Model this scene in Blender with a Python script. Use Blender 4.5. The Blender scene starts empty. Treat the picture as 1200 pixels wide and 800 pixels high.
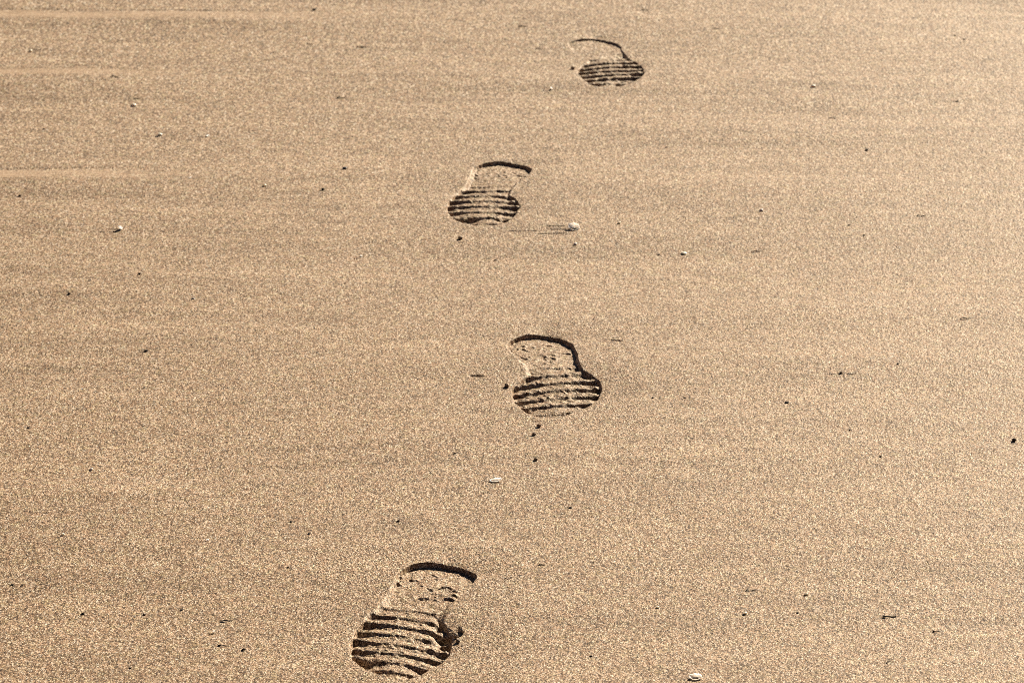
import bpy, bmesh, math, random
import numpy as np

random.seed(11)
RNG = np.random.default_rng(7)
scene = bpy.context.scene
COL = scene.collection

# ------------------------------------------------------------------ camera
CAM_H = 1.46
PITCH = math.radians(19.2)
FPX = 4310.0                       # focal length in photo pixels (photo is 1200 wide)
FW = np.array([0, math.cos(PITCH), -math.sin(PITCH)])
UP = np.array([0, math.sin(PITCH), math.cos(PITCH)])


def ground(u, v, z=0.0):
    """photo pixel -> point on the beach"""
    u = np.asarray(u, float); v = np.asarray(v, float)
    dx = (u - 600) / FPX
    dy = -(v - 400) / FPX
    d = FW[None] + dx.reshape(-1, 1) * np.array([1, 0, 0]) + dy.reshape(-1, 1) * UP
    t = (z - CAM_H) / d[:, 2]
    return d[:, 0] * t, d[:, 1] * t


def dist_at(v):
    a = PITCH + math.atan((v - 400) / FPX)
    return CAM_H / math.sin(a)


# ------------------------------------------------------------------ numpy noise
def hash2(ix, iy, seed):
    h = (ix.astype(np.int64) * 374761393 + iy.astype(np.int64) * 668265263 + seed * 1442695041) & 0xFFFFFFFF
    h = ((h ^ (h >> 13)) * 1274126177) & 0xFFFFFFFF
    h = ((h ^ (h >> 16)) * 2246822519) & 0xFFFFFFFF
    h = h ^ (h >> 15)
    return (h & 0xFFFFFF).astype(np.float64) / 0xFFFFFF * 2 - 1


def vnoise(x, y, sx, sy, seed):
    X = x / sx; Y = y / sy
    ix = np.floor(X); iy = np.floor(Y)
    fx = X - ix; fy = Y - iy
    fx = fx * fx * (3 - 2 * fx); fy = fy * fy * (3 - 2 * fy)
    ix = ix.astype(np.int64); iy = iy.astype(np.int64)
    a = hash2(ix, iy, seed); b = hash2(ix + 1, iy, seed)
    c = hash2(ix, iy + 1, seed); d = hash2(ix + 1, iy + 1, seed)
    return (a * (1 - fx) + b * fx) * (1 - fy) + (c * (1 - fx) + d * fx) * fy


def sstep(a, b, x):
    t = np.clip((x - a) / (b - a), 0, 1)
    return t * t * (3 - 2 * t)


# ------------------------------------------------------------------ relief of the beach
# thin wind / backwash grooves: (x0, x1, y, slope, half width m, depth m) in photo pixels
GROOVES = [
    (-60, 430, 10.5, 0.004, .0026, .0012),
    (-60, 120, 79.0, -.01, .0040, .0006),
    (55, 212, 77.5, 0.002, .0026, .0009),
    (-60, 85, 198.5, 0.012, .0026, .0009),
    (80, 130, 203, 0.02, .003, .0006),
    (636, 668, 265.5, 0.0, .0016, .0008),
    (632, 670, 269.0, 0.0, .0016, .0010),
    (622, 668, 274.0, -.02, .0018, .0012),
    (586, 640, 271.0, -.01, .0015, .0007),
    (680, 740, 267.0, -.05, .0014, .0005),
    (690, 720, 269.5, -.05, .0014, .0005),
    (112, 140, 273.5, -.03, .0020, .0017),
    (120, 139, 271.0, -.03, .0018, .0014),
    (712, 732, 398.0, .06, .0022, .0016),
    (548, 568, 441.5, 0.0, .0024, .0016),
    (402, 421, 301.0, -.02, .0014, .0007),
    (226, 245, 160.0, 0.0, .0015, .0008),
    (176, 187, 160.0, 0.0, .0014, .0007),
    (1030, 1045, 722.5, 0.0, .0016, .0010),
    (240, 250, 742.5, 0.0, .0014, .0009),
    (300, 312, 221.0, 0.0, .0014, .0007),
    (230, 244, 637.5, 0.0, .0012, .0006),
    (1100, 1125, 120.5, 0.0, .0014, .0006),
    (830, 880, 400, 0.01, .0012, .0005),
    (960, 1010, 440, -.02, .0013, .0006),
    (1080, 1180, 412, -.03, .0013, .0005),
    (330, 420, 262, 0.0, .0014, .0004),
    (470, 560, 262, 0.0, .0014, .0004),
    (780, 900, 265, 0.0, .0014, .0004),
    (640, 700, 330, 0.0, .0012, .0004),
    (1060, 1160, 303, -.02, .0014, .0005),
    (1000, 1120, 25, -.03, .0020, .0005),
    (1060, 1200, 255, -.01, .0014, .0004),
    (880, 1010, 725, 0.0, .0012, .0004),
    (1030, 1180, 780, -.02, .0012, .0004),
    (0, 120, 130, 0.0, .0020, .0006),
    (0, 180, 155, 0.01, .0018, .0005),
    (0, 60, 60, 0.0, .0022, .0008),
    (0, 110, 258, 0.0, .0016, .0006),
    (40, 200, 300, 0.01, .0014, .0004),
]
# shallow swales behind the little scarps: (x0, x1, y_top, y_bottom, depth)
SWALES = [(-80, 560, 11.5, 24, .0060), (-80, 290, 79.5, 90, .0045), (-80, 270, 199, 215, .0065)]


def base_relief(x, y):
    """everything but grain and footprints"""
    yw = y + .030 * vnoise(x, y, .50, .40, 7) + .010 * vnoise(x, y, .17, .12, 8) - .035 * x
    z = 0.0030 * vnoise(x, y, .55, .30, 1) + 0.0022 * vnoise(x, yw, .42, .10, 2)
    z = z + 0.00060 * vnoise(x, yw, .21, .026, 3) * (.4 + .8 * (vnoise(x, y, .6, .5, 9) + .5)) + 0.00012 * vnoise(x, yw, .06, .011, 4)
    z = z + 0.00035 * vnoise(x, y, .045, .03, 6)
    for (u0, u1, v, sl, w, dep) in GROOVES:
        a, b = ground([u0, u1], [v, v + sl * (u1 - u0)])
        L = max(a[1] - a[0], 1e-6)
        m = (x > a[0] - .02) & (x < a[1] + .02) & (np.abs(y - (b[0] + b[1]) / 2) < abs(b[1] - b[0]) + 6 * w)
        if not m.any():
            continue
        xs, ys = x[m], y[m]
        t = (xs - a[0]) / L
        yc = b[0] + (b[1] - b[0]) * t + w * .8 * vnoise(xs, ys * 0, .03, 1, int(abs(v) * 7)) + w * .35 * vnoise(xs, ys * 0, .008, 1, int(abs(v) * 9))
        fade = sstep(-.05, .25, t) * (1 - sstep(.7, 1.04, t))
        fade = fade * (.65 + .5 * vnoise(xs, ys * 0, .02, 1, int(abs(v) * 5)))
        z[m] -= dep * (1.7 if u1 - u0 < 90 else 1) * fade * np.exp(-((ys - yc) / w) ** 2)
    for (u0, u1, v0, v1, dep) in SWALES:
        a, b = ground([u0, u1], [v0, v0])
        _, c = ground([u0, u1], [v1, v1])
        yt, yb = b[0], c[0]
        m = (x < a[1] + .05) & (y < yt + .03) & (y > yb - .30)
        if not m.any():
            continue
        xs, ys = x[m], y[m]
        fade = 1 - sstep(a[0] + .35 * (a[1] - a[0]), a[1], xs)
        yy = ys - .012 * vnoise(xs, ys * 0, .11, 1, int(v0) + 40) - .003 * vnoise(xs, ys * 0, .02, 1, int(v0) + 50)
        up = np.clip((yt - .004 - yy) / (yt - .004 - yb), 0, 1)          # floor rising to a low lip on the near side
        floor = -.13 * dep + 1.0 * dep * up
        prof = np.where(yy > yt - .004, -.13 * dep * (1 - sstep(yt - .004, yt + .003, yy)), floor)
        prof = np.where(yy < yb, .82 * dep * np.exp(-((yb - yy) / .085) ** 1.5), prof)
        z[m] += fade * prof
    return z


def smooth_band(x, y):
    """finer, smoother sand gathered in the swales"""
    k = np.zeros(np.shape(x))
    for (u0, u1, v0, v1, dep) in SWALES:
        a, b = ground([u0, u1], [v0, v0]); _, c = ground([u0, u1], [v1, v1])
        k = np.maximum(k, sstep(c[0] - .012, c[0] + .012, y) * (1 - sstep(b[0] - .012, b[0], y)) * (1 - sstep(a[0] + .3 * (a[1] - a[0]), a[1], x)))
    return k * (.75 + .35 * vnoise(x, y, .09, .03, 61))


def grain(x, y):
    a, b = x * .8387 + y * .5446, y * .8387 - x * .5446
    c, d = x * .9563 - y * .2924, y * .9563 + x * .2924
    g = 0.00026 * vnoise(a, b, .0012, .0015, 21) + 0.00011 * vnoise(c, d, .0025, .0031, 22) + 0.00009 * vnoise(a, b, .0066, .0075, 23)
    return g * (1 - .65 * smooth_band(x, y))


# ------------------------------------------------------------------ footprints
def catmull(pts, n=6):
    P = np.array(pts, float); out = []
    N = len(P)
    for i in range(N):
        p0, p1, p2, p3 = P[i - 1], P[i], P[(i + 1) % N], P[(i + 2) % N]
        for k in range(n):
            t = k / n
            out.append(.5 * ((2 * p1) + (-p0 + p2) * t + (2 * p0 - 5 * p1 + 4 * p2 - p3) * t * t + (-p0 + 3 * p1 - 3 * p2 + p3) * t ** 3))
    return np.array(out)


def sdist(px, py, poly):
    """signed distance, negative inside"""
    d2 = np.full(px.shape, 1e9)
    inside = np.zeros(px.shape, bool)
    N = len(poly)
    for i in range(N):
        ax, ay = poly[i - 1]; bx, by = poly[i]
        ex, ey = bx - ax, by - ay
        wx, wy = px - ax, py - ay
        t = np.clip((wx * ex + wy * ey) / (ex * ex + ey * ey + 1e-15), 0, 1)
        d2 = np.minimum(d2, (wx - t * ex) ** 2 + (wy - t * ey) ** 2)
        if by != ay:
            c = ((ay > py) != (by > py)) & (px < ex * (py - ay) / ey + ax)
            inside ^= c
    d = np.sqrt(d2)
    return np.where(inside, -d, d)


def zpts(pts, ox, oy, k):
    return [(ox + a / k, oy + b / k) for a, b in pts]


PRINTS = [
    dict(key='near', pts=zpts([(410,185),(450,145),(520,110),(600,95),(700,97),(800,115),(860,140),(892,170),(880,205),(850,245),(810,290),(750,340),(710,380),(682,420),(705,460),(742,510),(748,570),(725,640),(680,690),(610,735),(540,770),(440,798),(330,762),(230,716),(170,670),(150,610),(160,540),(200,470),(260,400),(320,350),(370,280),(400,220)], 380, 640, 5),
         heel=(518, 678), toe=(468, 782), inner=1, hd=.0047, arch=.0020, fe=.0084, fc=.0023, ang=-19, period=.0205, phase=.65, crumb=.85, seed=100, pits=[(429, 777, .016, .014, .0035), (500, 783, .016, .010, .0025)],
         label='nearest footprint, its tread bars slanting down to the right, clods beside its ball'),
    dict(key='third', pts=zpts([(270,190),(285,150),(340,120),(420,103),(500,103),(590,125),(650,165),(675,215),(690,270),(720,320),(780,355),(820,395),(825,440),(800,490),(745,538),(665,572),(560,605),(440,597),(370,566),(315,506),(300,440),(310,405),(350,375),(380,345),(370,310),(340,275),(295,235)], 540, 370, 5),
         heel=(632, 402), toe=(652, 482), inner=-1, hd=.0053, arch=.0026, fe=.0080, fc=.0034, ang=12, period=.0250, phase=.4, crumb=.6, seed=200,
         label='middle footprint, tread bars rising to the right, heel rim deep black'),
    dict(key='second', pts=zpts([(415,200),(440,175),(490,157),(540,147),(600,143),(680,150),(740,170),(765,200),(745,230),(700,262),(655,305),(640,340),(680,370),(697,405),(670,450),(620,498),(540,522),(470,528),(400,516),(320,486),(275,440),(268,400),(310,340),(370,290),(400,240)], 470, 160, 5),
         heel=(590, 198), toe=(563, 260), inner=1, hd=.0050, arch=.0034, fe=.0080, fc=.0030, ang=-2, period=.0245, phase=.0, crumb=.5, seed=300, pits=[(546, 256, .017, .016, .0055), (592, 254, .012, .012, .003)],
         label='footprint behind the white shell, with nearly level tread bars and a black toe corner'),
    dict(key='far', pts=zpts([(300,262),(340,240),(420,225),(520,218),(600,232),(690,265),(730,310),(770,365),(830,405),(880,440),(900,490),(880,540),(800,588),(700,612),(600,614),(490,600),(420,554),(380,500),(385,465),(420,430),(450,400),(400,365),(340,325),(315,290)], 620, 10, 6.6667),
         heel=(699, 50), toe=(718, 99), inner=-1, hd=.0046, arch=.0034, fe=.0080, fc=.0042, ang=11, period=.0235, phase=.6, crumb=.25, seed=400, pits=[(735, 95, .022, .016, .005)],
         label='farthest and smallest looking footprint, with a thin shallow heel rim'),
]
for p in PRINTS:
    P = np.array(p['pts'])
    gx, gy = ground(P[:, 0], P[:, 1])
    p['poly'] = catmull(np.stack([gx, gy], 1))
    hx, hy = ground([p['heel'][0]], [p['heel'][1]]); tx, ty = ground([p['toe'][0]], [p['toe'][1]])
    ax = np.array([tx[0] - hx[0], ty[0] - hy[0]]); ax /= np.linalg.norm(ax)
    p['ax'] = ax
    pr = p['poly'] @ ax
    p['t0'], p['t1'] = pr.min(), pr.max()
    side = np.array([-ax[1], ax[0]])          # facing the camera: +side is image right
    p['side'] = side
    pu = p['poly'] @ side
    p['u0'], p['u1'] = pu.min(), pu.max()
    p['centre'] = p['poly'].mean(0)


def print_coords(p, x, y):
    t = (x * p['ax'][0] + y * p['ax'][1] - p['t0']) / (p['t1'] - p['t0'])
    u = x * p['side'][0] + y * p['side'][1]
    return t, u


def half_width(p):
    """centre line and half width of the outline along the axis"""
    pr = (p['poly'] @ p['ax'] - p['t0']) / (p['t1'] - p['t0'])
    pu = p['poly'] @ p['side']
    ts = np.linspace(.02, .98, 49); lo = []; hi = []
    for t in ts:
        us = []
        for i in range(len(pr)):
            a, b = pr[i - 1], pr[i]
            if (a - t) * (b - t) <= 0 and a != b:
                us.append(pu[i - 1] + (pu[i] - pu[i - 1]) * (t - a) / (b - a))
        lo.append(min(us)); hi.append(max(us))
    return ts, np.array(lo), np.array(hi)


def print_relief(p, x, y):
    """height of the footprint, signed distance to its outline"""
    s = p['seed']
    wob = .0007 * vnoise(x, y, .010, .010, s + 1) + .0006 * vnoise(x, y, .0035, .0045, s + 2)
    sd = sdist(x, y, p['poly']) + wob
    t, u = print_coords(p, x, y)
    ts, lo, hi = half_width(p)
    l = np.interp(t, ts, lo); h = np.interp(t, ts, hi)
    q = np.clip((u - (l + h) / 2) / np.maximum((h - l) / 2, 1e-4), -1.2, 1.2)   # -1..1, +1 image right
    outer = -q * p['inner']                                                     # +1 on the outer side of the foot
    heel = p['hd'] * (1.06 - .35 * sstep(.05, .3, t))
    heel = heel + .0019 * sstep(-.9, .6, q) * (1 - sstep(.04, .2, t))
    arch = p['arch'] * (.9 + .9 * sstep(-.4, .9, outer))
    edge = np.abs(q) ** 2.0
    fore = p['fc'] + (p['fe'] - p['fc']) * edge
    fore = fore + .0008 * sstep(.80, .96, t) * (1 - .5 * edge)
    a = sstep(.22, .38, t); b = sstep(.40, .60, t)
    depth = heel * (1 - a) + arch * a
    depth = depth * (1 - b) + fore * b
    # tread bars: raised ribs of sand between the lugs
    an = math.radians(p['ang'])
    wv = y * math.cos(an) - x * math.sin(an)
    wv = wv + .0007 * vnoise(x, y, .040, .030, s + 3) + .0004 * vnoise(x, y, .0055, .005, s + 4)
    ph = (wv - p['centre'][1] * math.cos(an) + p['centre'][0] * math.sin(an)) / p['period'] + p['phase']
    f = ph - np.floor(ph)
    rib = sstep(.0, .22, f) * (1 - sstep(.34, .80, f))
    amp = (.78 + .14 * vnoise(x, y, .024, .012, s + 5) + .14 * vnoise(x, y, .006, .006, s + 6))
    zone = sstep(.30, .50, t) * (1 - .55 * sstep(.86, .98, t) * (1 - edge))
    ribh = np.maximum(depth * .82, 0) * rib * np.clip(amp, .2, 1.05) * zone
    floor = -depth + ribh
    # loose crumbs of sand fallen back into the heel and on the ball
    c1 = np.maximum(vnoise(x * .8 + y * .6, y * .8 - x * .6, .0046, .0060, s + 7) - .15, 0) * .0042
    c2 = np.maximum(vnoise(x * .9 - y * .44, y * .9 + x * .44, .015, .010, s + 8) - .15, 0) * .0030
    cz = sstep(.03, .12, t) * (1 - sstep(.30, .42, t)) * sstep(-.25, .45, vnoise(x, y, .022, .020, s + 13) + .25)
    floor = floor + p['crumb'] * cz * (c1 * .8 + c2 * .45) + .30 * zone * c1
    floor = floor + .0004 * vnoise(x, y, .005, .005, s + 9)
    # wall: crisp at the heel and on the sole, gentle at the waist
    w = .0022 + .0020 * sstep(.28, .38, t) * (1 - sstep(.45, .56, t)) + .0007 * vnoise(x, y, .02, .02, s + 10)
    w = w + .0026 * sstep(.3, .8, -q) * sstep(.08, .18, t) * (1 - sstep(.44, .56, t))
    k = 1 - sstep(-w, .0004, sd)
    z = floor * k
    # the sand sags a little towards the print, mostly behind the heel and beside the outer ball
    far = np.exp(-np.maximum(sd, 0) / .018)
    back = (1 - sstep(.0, .16, t)) * sstep(-.9, .6, q) + .35 * sstep(.35, .55, t) * (1 - sstep(.8, .9, t))
    z = z - np.where(sd > 0, 1, k * 0 + (1 - k)) * far * .0034 * back
    # slight heave thrown up along the front of the toe and the outer edge
    z = z + np.where(sd > 0, np.exp(-((sd - .008) / .006) ** 2), 0) * .0003 * sstep(.45, .8, t)
    for (u_, v_, rx, ry, dp) in p.get('pits', []):
        hx, hy = ground([u_], [v_]); dx = (x - hx[0]) / rx; dy = (y - hy[0]) / ry
        z = z - dp * np.exp(-(dx * dx + dy * dy) ** 1.5) * k * (.8 + .4 * vnoise(x, y, .007, .007, s + 12))
    if p['key'] == 'near':                       # the hole torn beside the ball
        hx, hy = ground([520], [746]); dx = (x - hx[0]) / .0085; dy = (y - hy[0]) / .017
        z = z - .0085 * np.exp(-(dx * dx + dy * dy) ** 1.3) * (.8 + .3 * vnoise(x, y, .006, .006, 5))
        hx, hy = ground([515.5], [728]); dx = (x - hx[0] - .12 * (y - hy[0])) / .0032; dy = (y - hy[0]) / .020
        z = z - .0040 * np.exp(-(dx * dx + dy * dy))
    return z, sd, t, k


# ------------------------------------------------------------------ materials
def nodes_of(name):
    m = bpy.data.materials.new(name); m.use_nodes = True
    nt = m.node_tree; nt.nodes.clear()
    out = nt.nodes.new('ShaderNodeOutputMaterial'); b = nt.nodes.new('ShaderNodeBsdfPrincipled')
    nt.links.new(b.outputs[0], out.inputs[0])
    return m, nt, b


def ramp(nt, stops, interp='LINEAR'):
    r = nt.nodes.new('ShaderNodeValToRGB'); r.color_ramp.interpolation = interp
    e = r.color_ramp.elements
    while len(e) < len(stops): e.new(.5)
    for i, (pos, c) in enumerate(stops):
        e[i].position = pos; e[i].color = (*c, 1)
    return r


SAND_GAIN = .80


def sand_material():
    m, nt, b = nodes_of('sand')
    N = nt.nodes.new; L = nt.links.new
    tc = N('ShaderNodeNewGeometry')
    mp = N('ShaderNodeMapping'); mp.inputs['Scale'].default_value = (1, .52, 1)
    L(tc.outputs['Position'], mp.inputs[0])
    g = lambda r, gg, bb: (r * SAND_GAIN * 1.0, gg * SAND_GAIN * 1.0, bb * SAND_GAIN * 1.04)
    vo = N('ShaderNodeTexVoronoi'); vo.inputs['Scale'].default_value = 1080
    L(mp.outputs[0], vo.inputs['Vector'])
    sp = N('ShaderNodeSeparateColor'); L(vo.outputs['Color'], sp.inputs[0])
    r1 = ramp(nt, [(0, g(.026, .014, .008)), (.22, g(.068, .038, .020)), (.40, g(.22, .132, .070)), (.62, g(.41, .258, .146)), (.80, g(.66, .445, .27)), (.90, g(.95, .75, .52)), (1, g(.97, .88, .74))])
    L(sp.outputs[0], r1.inputs[0])
    vo2 = N('ShaderNodeTexVoronoi'); vo2.inputs['Scale'].default_value = 430
    L(mp.outputs[0], vo2.inputs['Vector'])
    sp2 = N('ShaderNodeSeparateColor'); L(vo2.outputs['Color'], sp2.inputs[0])
    r2 = ramp(nt, [(0, g(.03, .018, .010)), (.22, g(.10, .062, .035)), (.45, g(.34, .22, .13)), (.75, g(.50, .345, .21)), (.92, g(.85, .67, .47)), (1, g(.95, .85, .70))])
    L(sp2.outputs[1], r2.inputs[0])
    mx = N('ShaderNodeMix'); mx.data_type = 'RGBA'; sy = N('ShaderNodeSeparateXYZ'); L(tc.outputs['Position'], sy.inputs[0])
    mr = N('ShaderNodeMapRange'); mr.inputs[1].default_value = 4.0; mr.inputs[2].default_value = 5.7     # coarser sand higher up the beach
    mr.inputs[3].default_value = .24; mr.inputs[4].default_value = .62
    L(sy.outputs[1], mr.inputs[0]); L(mr.outputs[0], mx.inputs[0])
    L(r1.outputs[0], mx.inputs[6]); L(r2.outputs[0], mx.inputs[7])
    # broad mineral bands laid down by the backwash
    mp2 = N('ShaderNodeMapping'); mp2.inputs['Scale'].default_value = (1.3, 9, 1)
    L(tc.outputs['Position'], mp2.inputs[0])
    n1 = N('ShaderNodeTexNoise'); n1.inputs['Scale'].default_value = 2.4; n1.inputs['Detail'].default_value = 5
    L(mp2.outputs[0], n1.inputs['Vector'])
    r3 = ramp(nt, [(.25, (.84, .82, .80)), (.5, (1, 1, 1)), (.75, (1.1, 1.1, 1.09))])
    L(n1.outputs[0], r3.inputs[0])
    mu = N('ShaderNodeMix'); mu.data_type = 'RGBA'; mu.blend_type = 'MULTIPLY'; mu.inputs[0].default_value = 1
    L(mx.outputs[2], mu.inputs[6]); L(r3.outputs[0], mu.inputs[7])
    n2 = N('ShaderNodeTexNoise'); n2.inputs['Scale'].default_value = 95; n2.inputs['Detail'].default_value = 3
    L(tc.outputs['Position'], n2.inputs['Vector'])
    r4 = ramp(nt, [(.3, (1.0, .90, .85)), (.5, (1, 1, 1)), (.7, (.93, .99, .84))])
    L(n2.outputs[0], r4.inputs[0])
    mu2 = N('ShaderNodeMix'); mu2.data_type = 'RGBA'; mu2.blend_type = 'MULTIPLY'; mu2.inputs[0].default_value = .8
    L(mu.outputs[2], mu2.inputs[6]); L(r4.outputs[0], mu2.inputs[7])
    at = N('ShaderNodeAttribute'); at.attribute_name = 'fine'           # fine pale sand settled in the swales
    am = N('ShaderNodeMath'); am.operation = 'MULTIPLY'; am.inputs[1].default_value = .58; L(at.outputs['Fac'], am.inputs[0])
    mf = N('ShaderNodeMix'); mf.data_type = 'RGBA'; L(am.outputs[0], mf.inputs[0])
    L(mu2.outputs[2], mf.inputs[6]); mf.inputs[7].default_value = (*g(.47, .325, .20), 1)
    L(mf.outputs[2], b.inputs['Base Color'])
    b.inputs['Roughness'].default_value = .62
    b.inputs['Specular IOR Level'].default_value = .25
    b.inputs['Specular Tint'].default_value = (1, .72, .45, 1)
    bp = N('ShaderNodeBump'); bp.inputs['Strength'].default_value = .35; bp.inputs['Distance'].default_value = .0008
    L(sp.outputs[1], bp.inputs['Height']); L(bp.outputs[0], b.inputs['Normal'])
    return m


def stone_material(name, c0, c1, rough=.45, scale=220, spec=.5, sss=0):
    m, nt, b = nodes_of(name)
    N = nt.nodes.new; L = nt.links.new
    tc = N('ShaderNodeTexCoord')
    n = N('ShaderNodeTexNoise'); n.inputs['Scale'].default_value = scale; n.inputs['Detail'].default_value = 6
    L(tc.outputs['Object'], n.inputs['Vector'])
    r = ramp(nt, [(.3, c0), (.68, c1)]); L(n.outputs[0], r.inputs[0]); L(r.outputs[0], b.inputs['Base Color'])
    if sss:
        b.inputs['Subsurface Weight'].default_value = 1; b.inputs['Subsurface Scale'].default_value = sss
        b.inputs['Subsurface Radius'].default_value = (1, .85, .7)
    b.inputs['Roughness'].default_value = rough; b.inputs['Specular IOR Level'].default_value = spec
    bp = N('ShaderNodeBump'); bp.inputs['Strength'].default_value = .4; bp.inputs['Distance'].default_value = .0004
    L(n.outputs[0], bp.inputs['Height']); L(bp.outputs[0], b.inputs['Normal'])
    return m


M_SAND = sand_material()
M_SHELL = stone_material('shell', (.36, .35, .36), (.66, .63, .61), .4, sss=.004)
M_LILAC = stone_material('lilac_shell', (.54, .48, .48), (.82, .77, .75), .4, sss=.006)
M_PALE = stone_material('pale_stone', (.58, .52, .42), (.80, .74, .62), .5, sss=.006)
M_GREY = stone_material('grey_stone', (.07, .075, .085), (.18, .18, .185), .5)
M_DARK = stone_material('dark_debris', (.020, .014, .010), (.060, .044, .031), .8, spec=.15)
M_BROWN = stone_material('brown_debris', (.05, .028, .016), (.11, .065, .038), .8, spec=.15)


# ------------------------------------------------------------------ mesh helpers
def make_mesh(name, V, quads, mat, smooth=False):
    me = bpy.data.meshes.new(name)
    nv, nq = len(V), len(quads)
    me.vertices.add(nv); me.vertices.foreach_set('co', np.ascontiguousarray(V, np.float32).ravel())
    me.loops.add(nq * 4); me.loops.foreach_set('vertex_index', np.ascontiguousarray(quads, np.int32).ravel())
    me.polygons.add(nq)
    me.polygons.foreach_set('loop_start', np.arange(0, nq * 4, 4, dtype=np.int32))
    try:
        me.polygons.foreach_set('loop_total', np.full(nq, 4, np.int32))
    except Exception:
        pass
    me.polygons.foreach_set('use_smooth', np.full(nq, smooth, bool))
    me.materials.append(mat)
    me.update(calc_edges=True)
    return me


def link(name, me, parent=None):
    o = bpy.data.objects.new(name, me); COL.objects.link(o)
    if parent: o.parent = parent
    return o


def tag(o, label, cat, group=None):
    o['label'] = label; o['category'] = cat
    if group: o['group'] = group
    return o


# ------------------------------------------------------------------ the beach
QUALITY = 1.0
xs = [0.0]
while xs[-1] < 1.75:
    x = xs[-1]
    st = .0014 / QUALITY
    if x > .95: st = min(.009, .0014 / QUALITY + (x - .95) * .03)
    xs.append(x + st)
xs = np.array(sorted({round(-v, 7) for v in xs} | {round(v, 7) for v in xs}))
ys = [2.85]
while ys[-1] < 6.9:
    y = ys[-1]
    st = .0018 * (y / 3.3) ** 1.2 / QUALITY
    if y > 6.15: st += (y - 6.15) * .02
    ys.append(y + st)
ys = np.array(ys)
nx, ny = len(xs), len(ys)
X, Y = np.meshgrid(xs, ys)


def border_fade(x, y):
    fx = sstep(0, .15, xs[-1] - np.abs(x)); fy = sstep(0, .12, y - ys[0]) * sstep(0, .2, ys[-1] - y)
    return fx * fy


def surface(x, y):
    return (base_relief(x, y) + grain(x, y)) * border_fade(x, y)


BOX = []
for p in PRINTS:
    lo = p['poly'].min(0) - .045; hi = p['poly'].max(0) + .045
    BOX.append((np.searchsorted(xs, lo[0]) - 1, np.searchsorted(xs, hi[0]), np.searchsorted(ys, lo[1]) - 1, np.searchsorted(ys, hi[1])))
jit = np.ones((ny, nx)); jit[[0, -1], :] = 0; jit[:, [0, -1]] = 0
for i0, i1, j0, j1 in BOX:
    jit[j0, i0:i1 + 1] = 0; jit[j1, i0:i1 + 1] = 0; jit[j0:j1 + 1, i0] = 0; jit[j0:j1 + 1, i1] = 0
X = X + jit * RNG.uniform(-.36, .36, X.shape) * np.gradient(xs)[None, :]
Y = Y + jit * RNG.uniform(-.36, .36, Y.shape) * np.gradient(ys)[:, None]
Z = surface(X.ravel(), Y.ravel()).reshape(ny, nx)
V = np.stack([X.ravel(), Y.ravel(), Z.ravel()], 1)
ii = np.arange((ny - 1) * (nx - 1)); r, c = ii // (nx - 1), ii % (nx - 1)
Q = np.stack([r * nx + c, r * nx + c + 1, (r + 1) * nx + c + 1, (r + 1) * nx + c], 1)
keep = np.ones(len(Q), bool)
extraV, extraQ = [], []
off = len(V)
R = 3
for p, (i0, i1, j0, j1) in zip(PRINTS, BOX):
    keep &= ~((c >= i0) & (c < i1) & (r >= j0) & (r < j1))
    fx = np.concatenate([np.linspace(xs[i], xs[i + 1], R, endpoint=False) for i in range(i0, i1)] + [[xs[i1]]])
    fy = np.concatenate([np.linspace(ys[j], ys[j + 1], R, endpoint=False) for j in range(j0, j1)] + [[ys[j1]]])
    PX, PY = np.meshgrid(fx, fy)
    jx = RNG.uniform(-.33, .33, PX.shape) * np.gradient(fx)[None, :]; jy = RNG.uniform(-.33, .33, PX.shape) * np.gradient(fy)[:, None]
    for q_ in (jx, jy): q_[[0, -1], :] = 0; q_[:, [0, -1]] = 0
    px, py = (PX + jx).ravel(), (PY + jy).ravel()
    zz, sd, t, k = print_relief(p, px, py)
    win = sstep(0, .02, px - xs[i0]) * sstep(0, .02, xs[i1] - px) * sstep(0, .02, py - ys[j0]) * sstep(0, .02, ys[j1] - py)
    z = base_relief(px, py) * (1 - .6 * k) + grain(px, py) * (1 - .25 * k) + zz * win
    z = z.reshape(PX.shape)
    # stitch the rim of the patch to the coarser sheet
    z[0, :] = np.interp(fx, xs[i0:i1 + 1], Z[j0, i0:i1 + 1]); z[-1, :] = np.interp(fx, xs[i0:i1 + 1], Z[j1, i0:i1 + 1])
    z[:, 0] = np.interp(fy, ys[j0:j1 + 1], Z[j0:j1 + 1, i0]); z[:, -1] = np.interp(fy, ys[j0:j1 + 1], Z[j0:j1 + 1, i1])
    n = PX.shape[1]
    kk = np.arange((PX.shape[0] - 1) * (n - 1)); rr, cc = kk // (n - 1), kk % (n - 1)
    q = np.stack([rr * n + cc, rr * n + cc + 1, (rr + 1) * n + cc + 1, (rr + 1) * n + cc], 1)
    v = np.stack([px, py, z.ravel()], 1)
    sdq = sd[q].mean(1); tq = t[q].mean(1)
    inside = sdq < .0012
    extraV.append(v); extraQ.append(q[~inside] + off); off += len(v)
    base = np.array([p['centre'][0], p['centre'][1], 0])
    root = bpy.data.objects.new('footprint', None); root.empty_display_size = .05
    root.location = base; COL.objects.link(root)
    tag(root, p['label'], 'footprint', 'footprints in a line across the sand')
    for nm, sel in (('heel_print', inside & (tq < .33)), ('arch_print', inside & (tq >= .33) & (tq < .47)), ('sole_print', inside & (tq >= .47))):
        qs = q[sel]
        used, inv = np.unique(qs, return_inverse=True)
        me = make_mesh(nm, v[used] - base, inv.reshape(qs.shape), M_SAND)
        link(nm, me, root)
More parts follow.
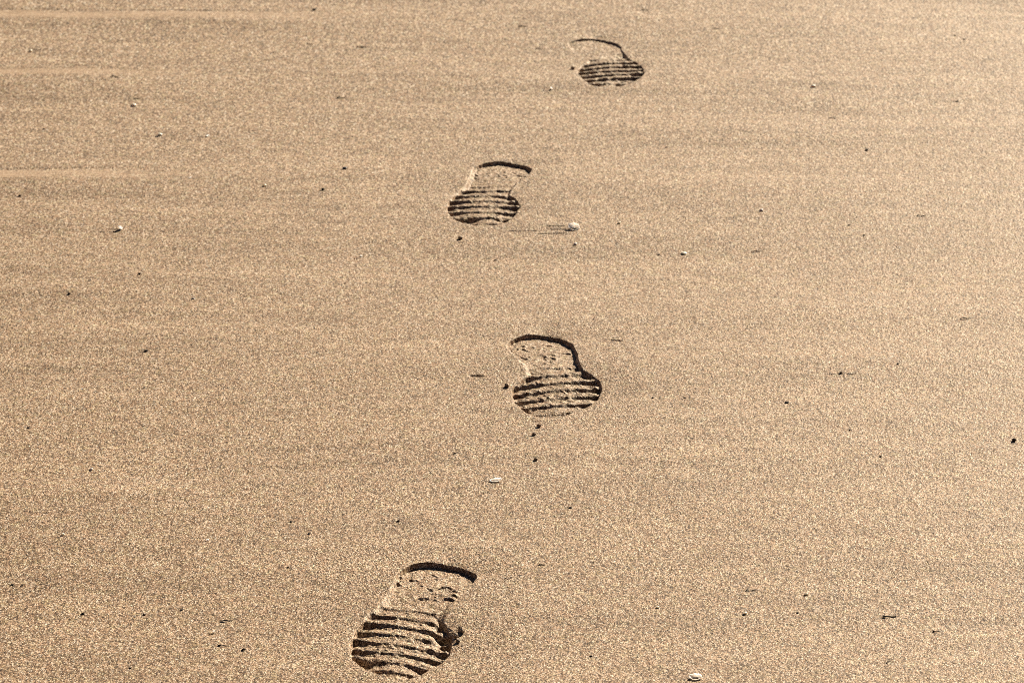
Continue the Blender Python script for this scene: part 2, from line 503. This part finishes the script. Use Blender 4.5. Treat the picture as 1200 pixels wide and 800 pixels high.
# texture space of the footprint parts follows the beach: see below
B = 400.0
x0, x1, y0, y1 = xs[0], xs[-1], ys[0], ys[-1]
ring = np.array([[-B, -B, 0], [x0, -B, 0], [x1, -B, 0], [B, -B, 0], [-B, y0, 0], [x0, y0, 0], [x1, y0, 0], [B, y0, 0],
                 [-B, y1, 0], [x0, y1, 0], [x1, y1, 0], [B, y1, 0], [-B, B, 0], [x0, B, 0], [x1, B, 0], [B, B, 0]])
rq = np.array([[a + b * 4, a + 1 + b * 4, a + 5 + b * 4, a + 4 + b * 4] for b in range(3) for a in range(3) if (a, b) != (1, 1)])
allV = np.concatenate([V] + extraV + [ring]); allQ = np.concatenate([Q[keep]] + extraQ + [rq + off])
used, inv = np.unique(allQ, return_inverse=True)
beach = link('sand', make_mesh('sand', allV[used], inv.reshape(allQ.shape), M_SAND))
fa = beach.data.attributes.new('fine', 'FLOAT', 'POINT')
fa.data.foreach_set('value', np.clip(smooth_band(allV[used][:, 0], allV[used][:, 1]), 0, 1).astype(np.float32))
beach['kind'] = 'structure'
del V, Q, allV, allQ, X, Y

# ------------------------------------------------------------------ small things lying on the sand
def height_at(x, y):
    return float(base_relief(np.array([x]), np.array([y]))[0])


def bm_mesh(name, bm, mat, smooth=True):
    me = bpy.data.meshes.new(name)
    for f in bm.faces: f.smooth = smooth
    bm.to_mesh(me); bm.free(); me.materials.append(mat)
    return me


def lump(seed, rough, angular=False, sub=3):
    """irregular stone of unit length (x) before scaling"""
    rnd = random.Random(seed)
    bm = bmesh.new(); bmesh.ops.create_icosphere(bm, subdivisions=sub, radius=.5)
    planes = [(rnd.gauss(0, 1), rnd.gauss(0, 1), rnd.gauss(0, 1), rnd.uniform(.30, .44)) for _ in range(9 if angular else 4)]
    ph = [rnd.uniform(0, 6.3) for _ in range(6)]
    for v in bm.verts:
        c = v.co
        k = 1 + rough * (math.sin(5 * c.x + ph[0]) * math.sin(6 * c.y + ph[1]) + .5 * math.sin(11 * c.z + ph[2] + 7 * c.x) + .4 * math.sin(13 * c.y + ph[3] - 6 * c.z))
        c *= k
        for a, b_, d, o in planes:
            n = math.sqrt(a * a + b_ * b_ + d * d); a1, b1, d1 = a / n, b_ / n, d / n
            s = c.x * a1 + c.y * b1 + c.z * d1
            if s > o:
                w = (s - o) * (.95 if angular else .7)
                c.x -= a1 * w; c.y -= b1 * w; c.z -= d1 * w
    return bm


def cup(seed, arc=2.4, ribs=9, thick=.06, depth=.34):
    """curved chip of shell, one unit wide, hollow side up and towards -y"""
    rnd = random.Random(seed)
    bm = bmesh.new(); nr, na = 7, 26
    top, bot = [], []
    full = arc > 6.2
    jag = [1 + rnd.uniform(-.10, .06) for _ in range(na + 1)]
    jag[-1] = jag[0] if full else jag[-1]
    def ringp(i, k, dz):
        rr = i / nr
        a = -arc / 2 + arc * k / na
        r_ = rr * .5 * (jag[k] if i == nr else 1)
        z = depth * rr * rr * (1 + .05 * math.sin(ribs * a)) + dz * (1 - .35 * rr)
        return (r_ * math.cos(a), r_ * .8 * math.sin(a), z)
    for dz, store in ((0, bot), (thick, top)):
        ctr = bm.verts.new((0, 0, dz)); rows = [ctr]
        for i in range(1, nr + 1):
            rows.append([bm.verts.new(ringp(i, k, dz)) for k in range(na if full else na + 1)])
        store.extend(rows)
    m = na
    def nxt(k): return (k + 1) % na if full else k + 1
    for rows, fl in ((top, 1), (bot, -1)):
        for k in range(m):
            a, b_ = rows[1][k], rows[1][nxt(k)]
            bm.faces.new([rows[0], a, b_][::fl])
            for i in range(1, nr):
                bm.faces.new([rows[i][k], rows[i + 1][k], rows[i + 1][nxt(k)], rows[i][nxt(k)]][::fl])
    for k in range(m):
        bm.faces.new([top[nr][k], bot[nr][k], bot[nr][nxt(k)], top[nr][nxt(k)]])
    if not full:
        for e in (0, na):
            for i in range(nr):
                a = [top[i] if i == 0 else top[i][e], top[i + 1][e], bot[i + 1][e], bot[i] if i == 0 else bot[i][e]]
                bm.faces.new(a if e == 0 else a[::-1])
    bmesh.ops.recalc_face_normals(bm, faces=bm.faces)
    return bm


def twig(seed, thick=.19):
    """bent tapering stalk, one unit long on x, with a stub of a side shoot"""
    rnd = random.Random(seed)
    bm = bmesh.new(); n, m = 14, 7
    a1, a2 = rnd.uniform(-.12, .12), rnd.uniform(-.05, .05)
    rings = []
    for i in range(n + 1):
        s = i / n; x = s - .5
        cy = a1 * math.sin(math.pi * s) + a2 * math.sin(3 * math.pi * s)
        cz = .05 * math.sin(2.2 * math.pi * s + a1 * 9)
        r_ = thick * .5 * (1 - .65 * s) * (1 + .25 * math.sin(9 * s + seed)) * (1 if 0 < i < n else .55)
        rings.append([bm.verts.new((x, cy + r_ * math.cos(6.2832 * k / m), cz + r_ * math.sin(6.2832 * k / m))) for k in range(m)])
    for i in range(n):
        for k in range(m):
            bm.faces.new([rings[i][k], rings[i][(k + 1) % m], rings[i + 1][(k + 1) % m], rings[i + 1][k]])
    bm.faces.new(rings[0][::-1]); bm.faces.new(rings[-1])
    j = 4 + seed % 5; b0 = sum((v.co for v in rings[j]), rings[j][0].co * 0) / m
    tip = bm.verts.new((b0.x + .13, b0.y + .10 * (1 if seed % 2 else -1), b0.z + .05))
    base = [bm.verts.new((b0.x + .03 * math.cos(6.2832 * k / 5), b0.y + .02 * math.sin(6.2832 * k / 5), b0.z + thick * .2 * math.sin(6.2832 * k / 5))) for k in range(5)]
    for k in range(5): bm.faces.new([base[k], base[(k + 1) % 5], tip])
    bmesh.ops.recalc_face_normals(bm, faces=bm.faces)
    return bm


ME = {}
def mesh_for(kind, i, mat):
    key = (kind, i, mat.name)
    if key not in ME:
        if kind == 'pebble': bm = lump(10 + i, .06)
        elif kind == 'bit': bm = lump(40 + i, .12, True)
        elif kind == 'clod': bm = lump(70 + i, .16, False, 4)
        elif kind == 'shell': bm = cup(90 + i, [2.2, 2.8, 6.2832, 1.6][i % 4])
        else: bm = twig(120 + i)
        ME[key] = bm_mesh(kind, bm, mat, kind != 'bit')
    return ME[key]

NAMES = {'pebble': ('pebble', 'pebble'), 'bit': ('debris_bit', 'debris'), 'clod': ('sand_clod', 'clod'), 'shell': ('shell_fragment', 'shell'), 'twig': ('twig', 'twig')}
GROUPS = {'pebble': 'pebbles scattered on the sand', 'bit': 'dark bits of debris scattered on the sand', 'clod': 'clods kicked up beside the footprints',
          'shell': 'shell fragments scattered on the sand', 'twig': 'thin twigs scattered on the sand'}
n_item = 0


M_WHITE = stone_material('white_shell', (.66, .66, .67), (.88, .87, .87), .4, sss=.002)


def put(kind, u, v, wpx, mat, label, ratio=None, rot=0, tilt=(0, 0), sink=.25, var=None):
    """wpx: width in photo pixels"""
    global n_item
    n_item += 1
    nm, cat = NAMES[kind]
    x, y = ground([u], [v]); x, y = float(x[0]), float(y[0])
    w = wpx * dist_at(v) / FPX
    o = link(nm, mesh_for(kind, n_item % 4 if var is None else var, mat))
    ratio = ratio or ((1, .65, .34) if kind == 'bit' else (1, .8, .6))
    if kind == 'bit': w *= .80
    s = (w * ratio[0], w * ratio[1], w * ratio[2])
    o.scale = s
    o.rotation_euler = (math.radians(tilt[0]), math.radians(tilt[1]), math.radians(rot))
    lift = {'twig': .05 * w, 'shell': -.16 * w * (1 if ratio[2] > .6 else .3)}.get(kind, s[2] * (.5 - sink))
    extra = 0
    for p in PRINTS:
        z_, sd_, _, _ = print_relief(p, np.array([x]), np.array([y]))
        if sd_[0] < .02: extra = float(z_[0])
    o.location = (x, y, height_at(x, y) + extra + lift + .0003)
    tag(o, label, cat, GROUPS[kind])
    return o


ITEMS = [
 # white and pale pieces
 ('shell', 672, 268, 13.5, M_WHITE, 'largest white shell, grey hollow inside, lying beside the second footprint from the top', dict(var=2, ratio=(1, 1.2, 1.15), rot=5, tilt=(20, 4))),
 ('shell', 143, 270, 9, M_WHITE, 'small bright white shell chip with a long dark tail, upper left sand', dict(var=1, rot=200, tilt=(8, -12), ratio=(1, 1.1, 1.2))),
 ('pebble', 187.5, 158, 6, M_PALE, 'whitish pebble just left of the dark-edged shell chip, upper left sand', dict(var=0, ratio=(1, .9, .6))),
 ('shell', 247, 158.5, 11, M_SHELL, 'pale shell chip with a black hollow under its edge, right of a whitish pebble', dict(var=0, rot=170, tilt=(6, 8), ratio=(1, .8, .7))),
 ('shell', 649, 103.5, 9, M_SHELL, 'white-topped shell chip with a black underside, just below left of the farthest footprint', dict(var=3, rot=190, tilt=(6, -8), ratio=(1, .9, .9))),
 ('pebble', 310, 219, 5, M_PALE, 'tiny white pebble left of a dark bit, between the upper left sand and second footprint', dict(var=1)),
 ('shell', 581, 564.5, 15, M_LILAC, 'flat lilac-white shell sliver below the middle footprint, dark shadow under it', dict(var=2, ratio=(1, .62, .42), rot=4, tilt=(6, -5))),
 ('shell', 244, 636, 7, M_SHELL, 'white chevron-shaped shell chip in the lower left sand, alone', dict(var=3, ratio=(1, 1, .9), rot=120, tilt=(5, 0))),
 ('shell', 249.5, 740.5, 6, M_SHELL, 'small white shell chip between two thin dark twigs, lower left', dict(var=1, rot=30, tilt=(4, -10))),
 ('shell', 815, 796.5, 15, M_SHELL, 'white-edged shell half buried at the very bottom of the sand', dict(var=2, ratio=(1, 1, .9), rot=10, tilt=(8, 0))),
 ('pebble', 873, 719.5, 5, M_PALE, 'tiny white pebble with a dark grain beside it, lower right of the nearest footprint', dict(var=2)),
 ('shell', 425, 298.5, 6, M_SHELL, 'tiny white shell flake trailing a thin dark line, below left of the second footprint', dict(var=0, rot=160, tilt=(6, 0))),
 ('pebble', 725.5, 262, 4.5, M_PALE, 'tiny white pebble right of the largest white shell', dict(var=3)),
 ('pebble', 801.5, 294, 7, M_PALE, 'flat yellowish pebble right of a black speck and the largest white shell', dict(var=0, ratio=(1, 1, .35))),
 ('pebble', 156.5, 122.5, 6.5, M_PALE, 'round pale pebble close under a thin dark twig, upper left', dict(var=1, ratio=(1, 1, .5))),
 ('pebble', 674, 285.5, 4.5, M_SHELL, 'tiny white pebble directly below the largest white shell', dict(var=2)),
 ('pebble', 944.5, 697.5, 5, M_PALE, 'bright whitish pebble alone in the lower right sand, left of a dark splinter', dict(var=3)),
 ('shell', 94, 456, 8, M_SHELL, 'thin white shell flake at the left, lying level with the middle footprint', dict(var=0, ratio=(1, .7, .25), rot=5, tilt=(3, 0))),
 ('pebble', 36, 62, 4.5, M_PALE, 'tiny white pebble between the two thin scarps at top left', dict(var=0)),
 ('shell', 307, 515, 7, M_SHELL, 'thin white shell flake alone below left of the middle footprint', dict(var=3, ratio=(1, .8, .4), rot=160, tilt=(4, 0))),
 ('shell', 221, 210.5, 7, M_LILAC, 'buff shell flake between the lowest scarp and the tiny white pebble', dict(var=0, ratio=(1, .7, .4), tilt=(4, 0))),
 ('pebble', 892, 249, 5, M_SHELL, 'tiny bluish-white pebble in the sand right of the second footprint', dict(var=1)),
 ('pebble', 953, 104, 6, M_PALE, 'pale pebble in the bright sand right of the farthest footprint', dict(var=2, ratio=(1, .9, .5))),
 ('pebble', 770.5, 713.5, 4.5, M_PALE, 'tiny white pebble right of the nearest footprint, left of one with a dark grain', dict(var=3)),
 ('pebble', 107, 550, 4.5, M_SHELL, 'tiny white pebble at the left, below the thin white shell flake', dict(var=1)),
 ('pebble', 74, 630, 4.5, M_PALE, 'tiny pale pebble at far left, left of the white chevron-shaped shell', dict(var=0)),
 # dark bits
 ('bit', 1188.5, 515.5, 7.5, M_DARK, 'largest black bit, ragged, near the right edge of the sand', dict(ratio=(1, .9, .8), var=1)),
 ('bit', 1015.5, 176.5, 6, M_DARK, 'black bit with a faint pale rim, upper right sand', dict(var=0, ratio=(1, .7, .5), rot=20)),
 ('bit', 1122, 120, 4.5, M_DARK, 'tiny black speck with a thin streak to its left, upper right', dict(var=2)),
 ('bit', 1119, 43, 5, M_BROWN, 'brown bit, left one of a close pair near the top right', dict(var=3, rot=30)),
 ('bit', 1129.5, 47.5, 4.5, M_BROWN, 'brown bit, right one of a close pair near the top right', dict(var=1, rot=10)),
 ('bit', 1012.5, 275, 4.5, M_DARK, 'tiny black speck in the right sand, right one of a slanting pair', dict(var=0)),
 ('bit', 995, 264.5, 4.5, M_BROWN, 'tiny brown speck in the right sand, left one of a slanting pair', dict(var=1)),
 ('bit', 668.5, 594, 5.5, M_DARK, 'small triangular black bit below right of the lilac shell sliver', dict(var=2)),
 ('bit', 996, 503.5, 5, M_DARK, 'small black bit in the right sand, between two other specks', dict(var=3, rot=25)),
 ('bit', 922, 472.5, 7, M_DARK, 'flat black bit level with the sole of the middle footprint, far to its right', dict(var=0, ratio=(1, .6, .4), rot=-10)),
 ('bit', 1032, 534, 4.5, M_BROWN, 'tiny brown speck right of and below a small black bit, right sand', dict(var=1)),
 ('bit', 33, 500.5, 4.5, M_DARK, 'tiny black speck by the left edge, below the thin white shell flake', dict(var=2)),
 ('bit', 341, 612.5, 5, M_DARK, 'black speck, upper one of three left of the nearest footprint heel', dict(var=3)),
 ('bit', 362.5, 626, 5, M_DARK, 'black speck, right one of three left of the nearest footprint heel', dict(var=0, rot=20)),
 ('bit', 337.5, 666, 4.2, M_BROWN, 'brown speck, lowest one of three left of the nearest footprint heel', dict(var=1)),
 ('bit', 467, 610, 5.5, M_BROWN, 'brown bit just above the heel of the nearest footprint', dict(var=2, ratio=(1, .7, .5), rot=15)),
 ('bit', 81, 345, 6.5, M_DARK, 'flat dark bit at the left, lowest of a rising row of three', dict(var=3, ratio=(1, .6, .4))),
 ('bit', 105, 329.5, 4.5, M_DARK, 'tiny black speck at the left, middle of a rising row of three', dict(var=0)),
 ('bit', 163.5, 321.5, 5.5, M_BROWN, 'brown bit at the left, highest of a rising row of three', dict(var=1, ratio=(1, .6, .5))),
 ('bit', 226, 349.5, 6, M_GREY, 'bluish-grey bit right of a rising row of three dark bits', dict(var=2)),
 ('bit', 378.5, 223.5, 6, M_DARK, 'dark pointed bit left of the second footprint, right of a tiny white pebble', dict(var=3, ratio=(1, .8, .6))),
 ('bit', 368, 11.5, 5.5, M_DARK, 'black bit on the upper scarp line at the top of the sand', dict(var=0, ratio=(1, .9, .8))),
 ('bit', 404, 199, 8, M_GREY, 'grey bit with a pale edge, left of the second footprint heel', dict(var=1, ratio=(1, .6, .45))),
 ('bit', 51.5, 152, 4.5, M_DARK, 'tiny dark speck near the left edge, above the lowest scarp', dict(var=2)),
 ('bit', 23.5, 232, 6.5, M_BROWN, 'flat brown bit by the left edge, just below the lowest scarp', dict(var=3, ratio=(1, .6, .4))),
 ('bit', 772, 295, 4.5, M_DARK, 'tiny black speck just left of the flat yellowish pebble', dict(var=0)),
 ('bit', 781, 172, 3.8, M_DARK, 'tiny black speck below right of the farthest footprint', dict(var=1)),
 ('bit', 580.5, 301, 4.8, M_DARK, 'dark speck below the toe of the second footprint', dict(var=2)),
 ('bit', 935, 718, 4.2, M_DARK, 'tiny dark speck just below the bright whitish pebble, lower right', dict(var=3)),
 ('bit', 14.5, 685, 4.8, M_DARK, 'black speck at the far left, left one of a level pair', dict(var=0)),
 ('bit', 26, 685.5, 4.8, M_DARK, 'black speck at the far left, right one of a level pair', dict(var=1)),
 ('bit', 97, 717.5, 6, M_DARK, 'flat dark bit in the lower left, leftmost of a level row of three', dict(var=2, ratio=(1, .6, .4))),
 ('bit', 169, 719, 6.5, M_BROWN, 'flat brown bit in the lower left, middle of a level row of three', dict(var=3, ratio=(1, .6, .4))),
 ('bit', 213, 713.5, 5, M_DARK, 'tilted dark bit in the lower left, rightmost of a level row of three', dict(var=0, rot=45)),
 ('bit', 152.5, 782.5, 5, M_DARK, 'dark speck near the bottom left corner, alone', dict(var=1)),
 ('bit', 285.5, 762, 7, M_DARK, 'dark bit at the end of the lower thin twig, left of the nearest footprint', dict(var=2, ratio=(1, .6, .5))),
 ('bit', 765, 467, 4.8, M_DARK, 'tiny dark bit right of the middle footprint sole, nearer one of two', dict(var=3)),
 ('bit', 802.5, 467, 4.5, M_DARK, 'tiny dark bit right of the middle footprint sole, farther one of two', dict(var=0)),
 ('bit', 692.5, 769.5, 4.8, M_DARK, 'tiny dark speck right of the nearest footprint toe, near the bottom', dict(var=1)),
 ('bit', 1052, 428.5, 4.8, M_DARK, 'small dark speck in the right sand, upper right of a flat black bit', dict(var=2)),
 ('bit', 985.5, 438.5, 6.5, M_BROWN, 'flat brown speck in the right sand, above a flat black bit', dict(var=3, ratio=(1, .6, .4))),
 ('bit', 171, 411, 6, M_DARK, 'black bit left of centre, above the thin white shell flake', dict(var=0, ratio=(1, .8, .6))),
 ('bit', 533, 533.5, 4.8, M_DARK, 'small dark speck above left of the lilac shell sliver', dict(var=1)),
 ('bit', 424, 797, 4, M_DARK, 'tiny dark speck at the bottom edge, under the nearest footprint toe', dict(var=2)),
 # splinters and twigs
 ('twig', 1043, 722, 17, M_DARK, 'thick dark splinter, longest in the lower right sand', dict(var=0, rot=8)),
 ('twig', 1099, 738, 12, M_DARK, 'thin dark splinter right of and below the thick dark splinter', dict(var=1, rot=-4)),
 ('twig', 1043.5, 776.5, 10, M_DARK, 'short dark splinter near the bottom right, below the thick one', dict(var=2, rot=10)),
 ('twig', 265.5, 727, 15, M_DARK, 'long thin dark twig left of the nearest footprint, above a white shell chip', dict(var=3, rot=4)),
 ('twig', 262, 757, 13, M_DARK, 'thin dark twig left of the nearest footprint, below a white shell chip', dict(var=1, rot=-3)),
 ('twig', 636, 662.5, 9, M_BROWN, 'thin reddish-brown splinter right of the nearest footprint heel', dict(var=2, rot=-6)),
 ('twig', 400, 113, 11, M_DARK, 'dark twig lying level in the upper sand, left of the farthest footprint', dict(var=0, rot=8)),
 ('twig', 363.5, 50.5, 8, M_BROWN, 'short brown twig below the upper scarp, left of a thin dark twig', dict(var=1)),
 ('twig', 424, 54, 12, M_DARK, 'thin dark twig near the top, right of a short brown twig', dict(var=2, rot=-3)),
 ('twig', 320.5, 60.5, 7, M_DARK, 'short dark twig just below left of the short brown twig, near the top', dict(var=3, rot=-20)),
 ('twig', 135, 92, 10, M_DARK, 'tilted dark twig just under the middle scarp, upper left', dict(var=0, rot=-25)),
 ('twig', 161, 115, 9, M_DARK, 'dark twig close above a round pale pebble, upper left', dict(var=2, rot=5)),
 ('twig', 886.5, 292, 12, M_BROWN, 'thin brown twig in the sand right of the flat yellowish pebble', dict(var=3, rot=10)),
 ('twig', 976, 139, 10, M_BROWN, 'thin brown twig in the bright sand right of the farthest footprint, under a pale pebble', dict(var=1)),
 ('twig', 756.5, 12, 9, M_DARK, 'thin dark twig at the top, above right of the farthest footprint', dict(var=0, rot=-6)),
 ('twig', 840, 35.5, 9, M_BROWN, 'thin brown twig at the top, right of the farthest footprint', dict(var=2, rot=-4)),
 ('twig', 613, 30, 12, M_BROWN, 'thin brown twig near the top, left of the farthest footprint heel', dict(var=3)),
 ('twig', 632, 55, 9, M_BROWN, 'short brown twig close to the left side of the farthest footprint', dict(var=1, rot=-8)),
 ('twig', 880, 693, 12, M_DARK, 'hair-thin dark twig left of the bright whitish pebble, lower right', dict(var=0, rot=2)),
 ('twig', 1079.5, 254, 11, M_DARK, 'thin dark twig in the right sand, right of a slanting pair of specks', dict(var=1, rot=4)),
 ('twig', 1131.5, 374, 12, M_DARK, 'thin dark twig near the right edge, above the largest black bit', dict(var=3, rot=2)),
 # clods
 ('clod', 541, 741.5, 8, M_SAND, 'dark sand clod, largest of those beside the ball of the nearest footprint', dict(var=0, ratio=(1, 1.5, 1.1), sink=.15)),
 ('clod', 534, 746, 6.5, M_SAND, 'sand clod touching the edge of the nearest footprint, left of the largest clod', dict(var=1, ratio=(1, 1.6, 1.1), sink=.2)),
 ('clod', 536.5, 752.5, 5, M_SAND, 'lowest sand clod beside the ball of the nearest footprint', dict(var=2, ratio=(1, 1.4, 1), sink=.2)),
 ('clod', 542, 736.5, 4, M_SAND, 'uppermost small sand clod beside the ball of the nearest footprint', dict(var=3, ratio=(1, 1.3, 1), sink=.2)),
 ('clod', 594.5, 453, 5.5, M_SAND, 'sand clod at the left corner of the middle footprint sole', dict(var=0, ratio=(1, 1.2, 1), sink=.2)),
 ('clod', 671.5, 79.5, 5, M_SAND, 'sand clod at the left corner of the farthest footprint sole', dict(var=1, ratio=(1, 1.2, .9), sink=.2)),
 ('clod', 539.5, 280, 5.5, M_SAND, 'small sand clod lying below the toe of the second footprint', dict(var=2, ratio=(1, .9, .8), rot=30, sink=.2)),
 ('clod', 631.5, 502.5, 5.5, M_SAND, 'upper of three small sand clods below the middle footprint toe', dict(var=3, ratio=(1, .9, .8), rot=30, sink=.2)),
 ('clod', 626, 512.5, 4.5, M_SAND, 'middle of three small sand clods below the middle footprint toe', dict(var=0, ratio=(1, .9, .8), rot=30, sink=.2)),
 ('clod', 628, 540.5, 4.5, M_SAND, 'lowest of three small sand clods below the middle footprint toe', dict(var=1, ratio=(1, .9, .8), sink=.2)),
]
for kind_, u_, v_, w_, m_, lab_, kw_ in ITEMS:
    put(kind_, u_, v_, w_, m_, lab_, **kw_)

# ------------------------------------------------------------------ light
SUN_AZ = math.radians(30)          # to the right of straight ahead
SUN_EL = math.radians(28)
w = bpy.data.worlds.new('World'); scene.world = w; w.use_nodes = True
nt = w.node_tree; nt.nodes.clear()
sky = nt.nodes.new('ShaderNodeTexSky'); sky.sky_type = 'NISHITA'; sky.sun_disc = False
sky.sun_elevation = SUN_EL; sky.sun_rotation = SUN_AZ
sky.air_density = .12; sky.dust_density = .35; sky.ozone_density = .5
bg = nt.nodes.new('ShaderNodeBackground'); bg.inputs[1].default_value = .05
ow = nt.nodes.new('ShaderNodeOutputWorld')
nt.links.new(sky.outputs[0], bg.inputs[0]); nt.links.new(bg.outputs[0], ow.inputs[0])
sl = bpy.data.lights.new('sun', 'SUN'); sl.energy = 5; sl.angle = math.radians(.5); sl.color = (1, .89, .71)
so = bpy.data.objects.new('sun', sl); COL.objects.link(so)
so.rotation_euler = (math.pi / 2 - SUN_EL, 0, -SUN_AZ + math.pi)
from mathutils import Vector
dv = Vector((math.sin(SUN_AZ) * math.cos(SUN_EL), math.cos(SUN_AZ) * math.cos(SUN_EL), math.sin(SUN_EL)))
so.rotation_euler = dv.to_track_quat('Z', 'Y').to_euler()
so.location = (3, 4, 5)

cd = bpy.data.cameras.new('camera'); cam = bpy.data.objects.new('camera', cd); COL.objects.link(cam)
cam.location = (0, 0, CAM_H); cam.rotation_euler = (math.pi / 2 - PITCH, 0, 0)
cd.sensor_width = 36; cd.lens = FPX / 1200 * 36; cd.clip_start = .05; cd.clip_end = 2000
cd.dof.use_dof = True; cd.dof.focus_distance = 3.75; cd.dof.aperture_fstop = 22
scene.camera = cam

scene.view_settings.view_transform = 'Standard'; scene.view_settings.look = 'None'
scene.view_settings.exposure = 1.0; scene.view_settings.gamma = 1
scene.cycles.use_denoising = False
scene.cycles.max_bounces = 2
scene.cycles.diffuse_bounces = 1
scene.cycles.filter_width = .8
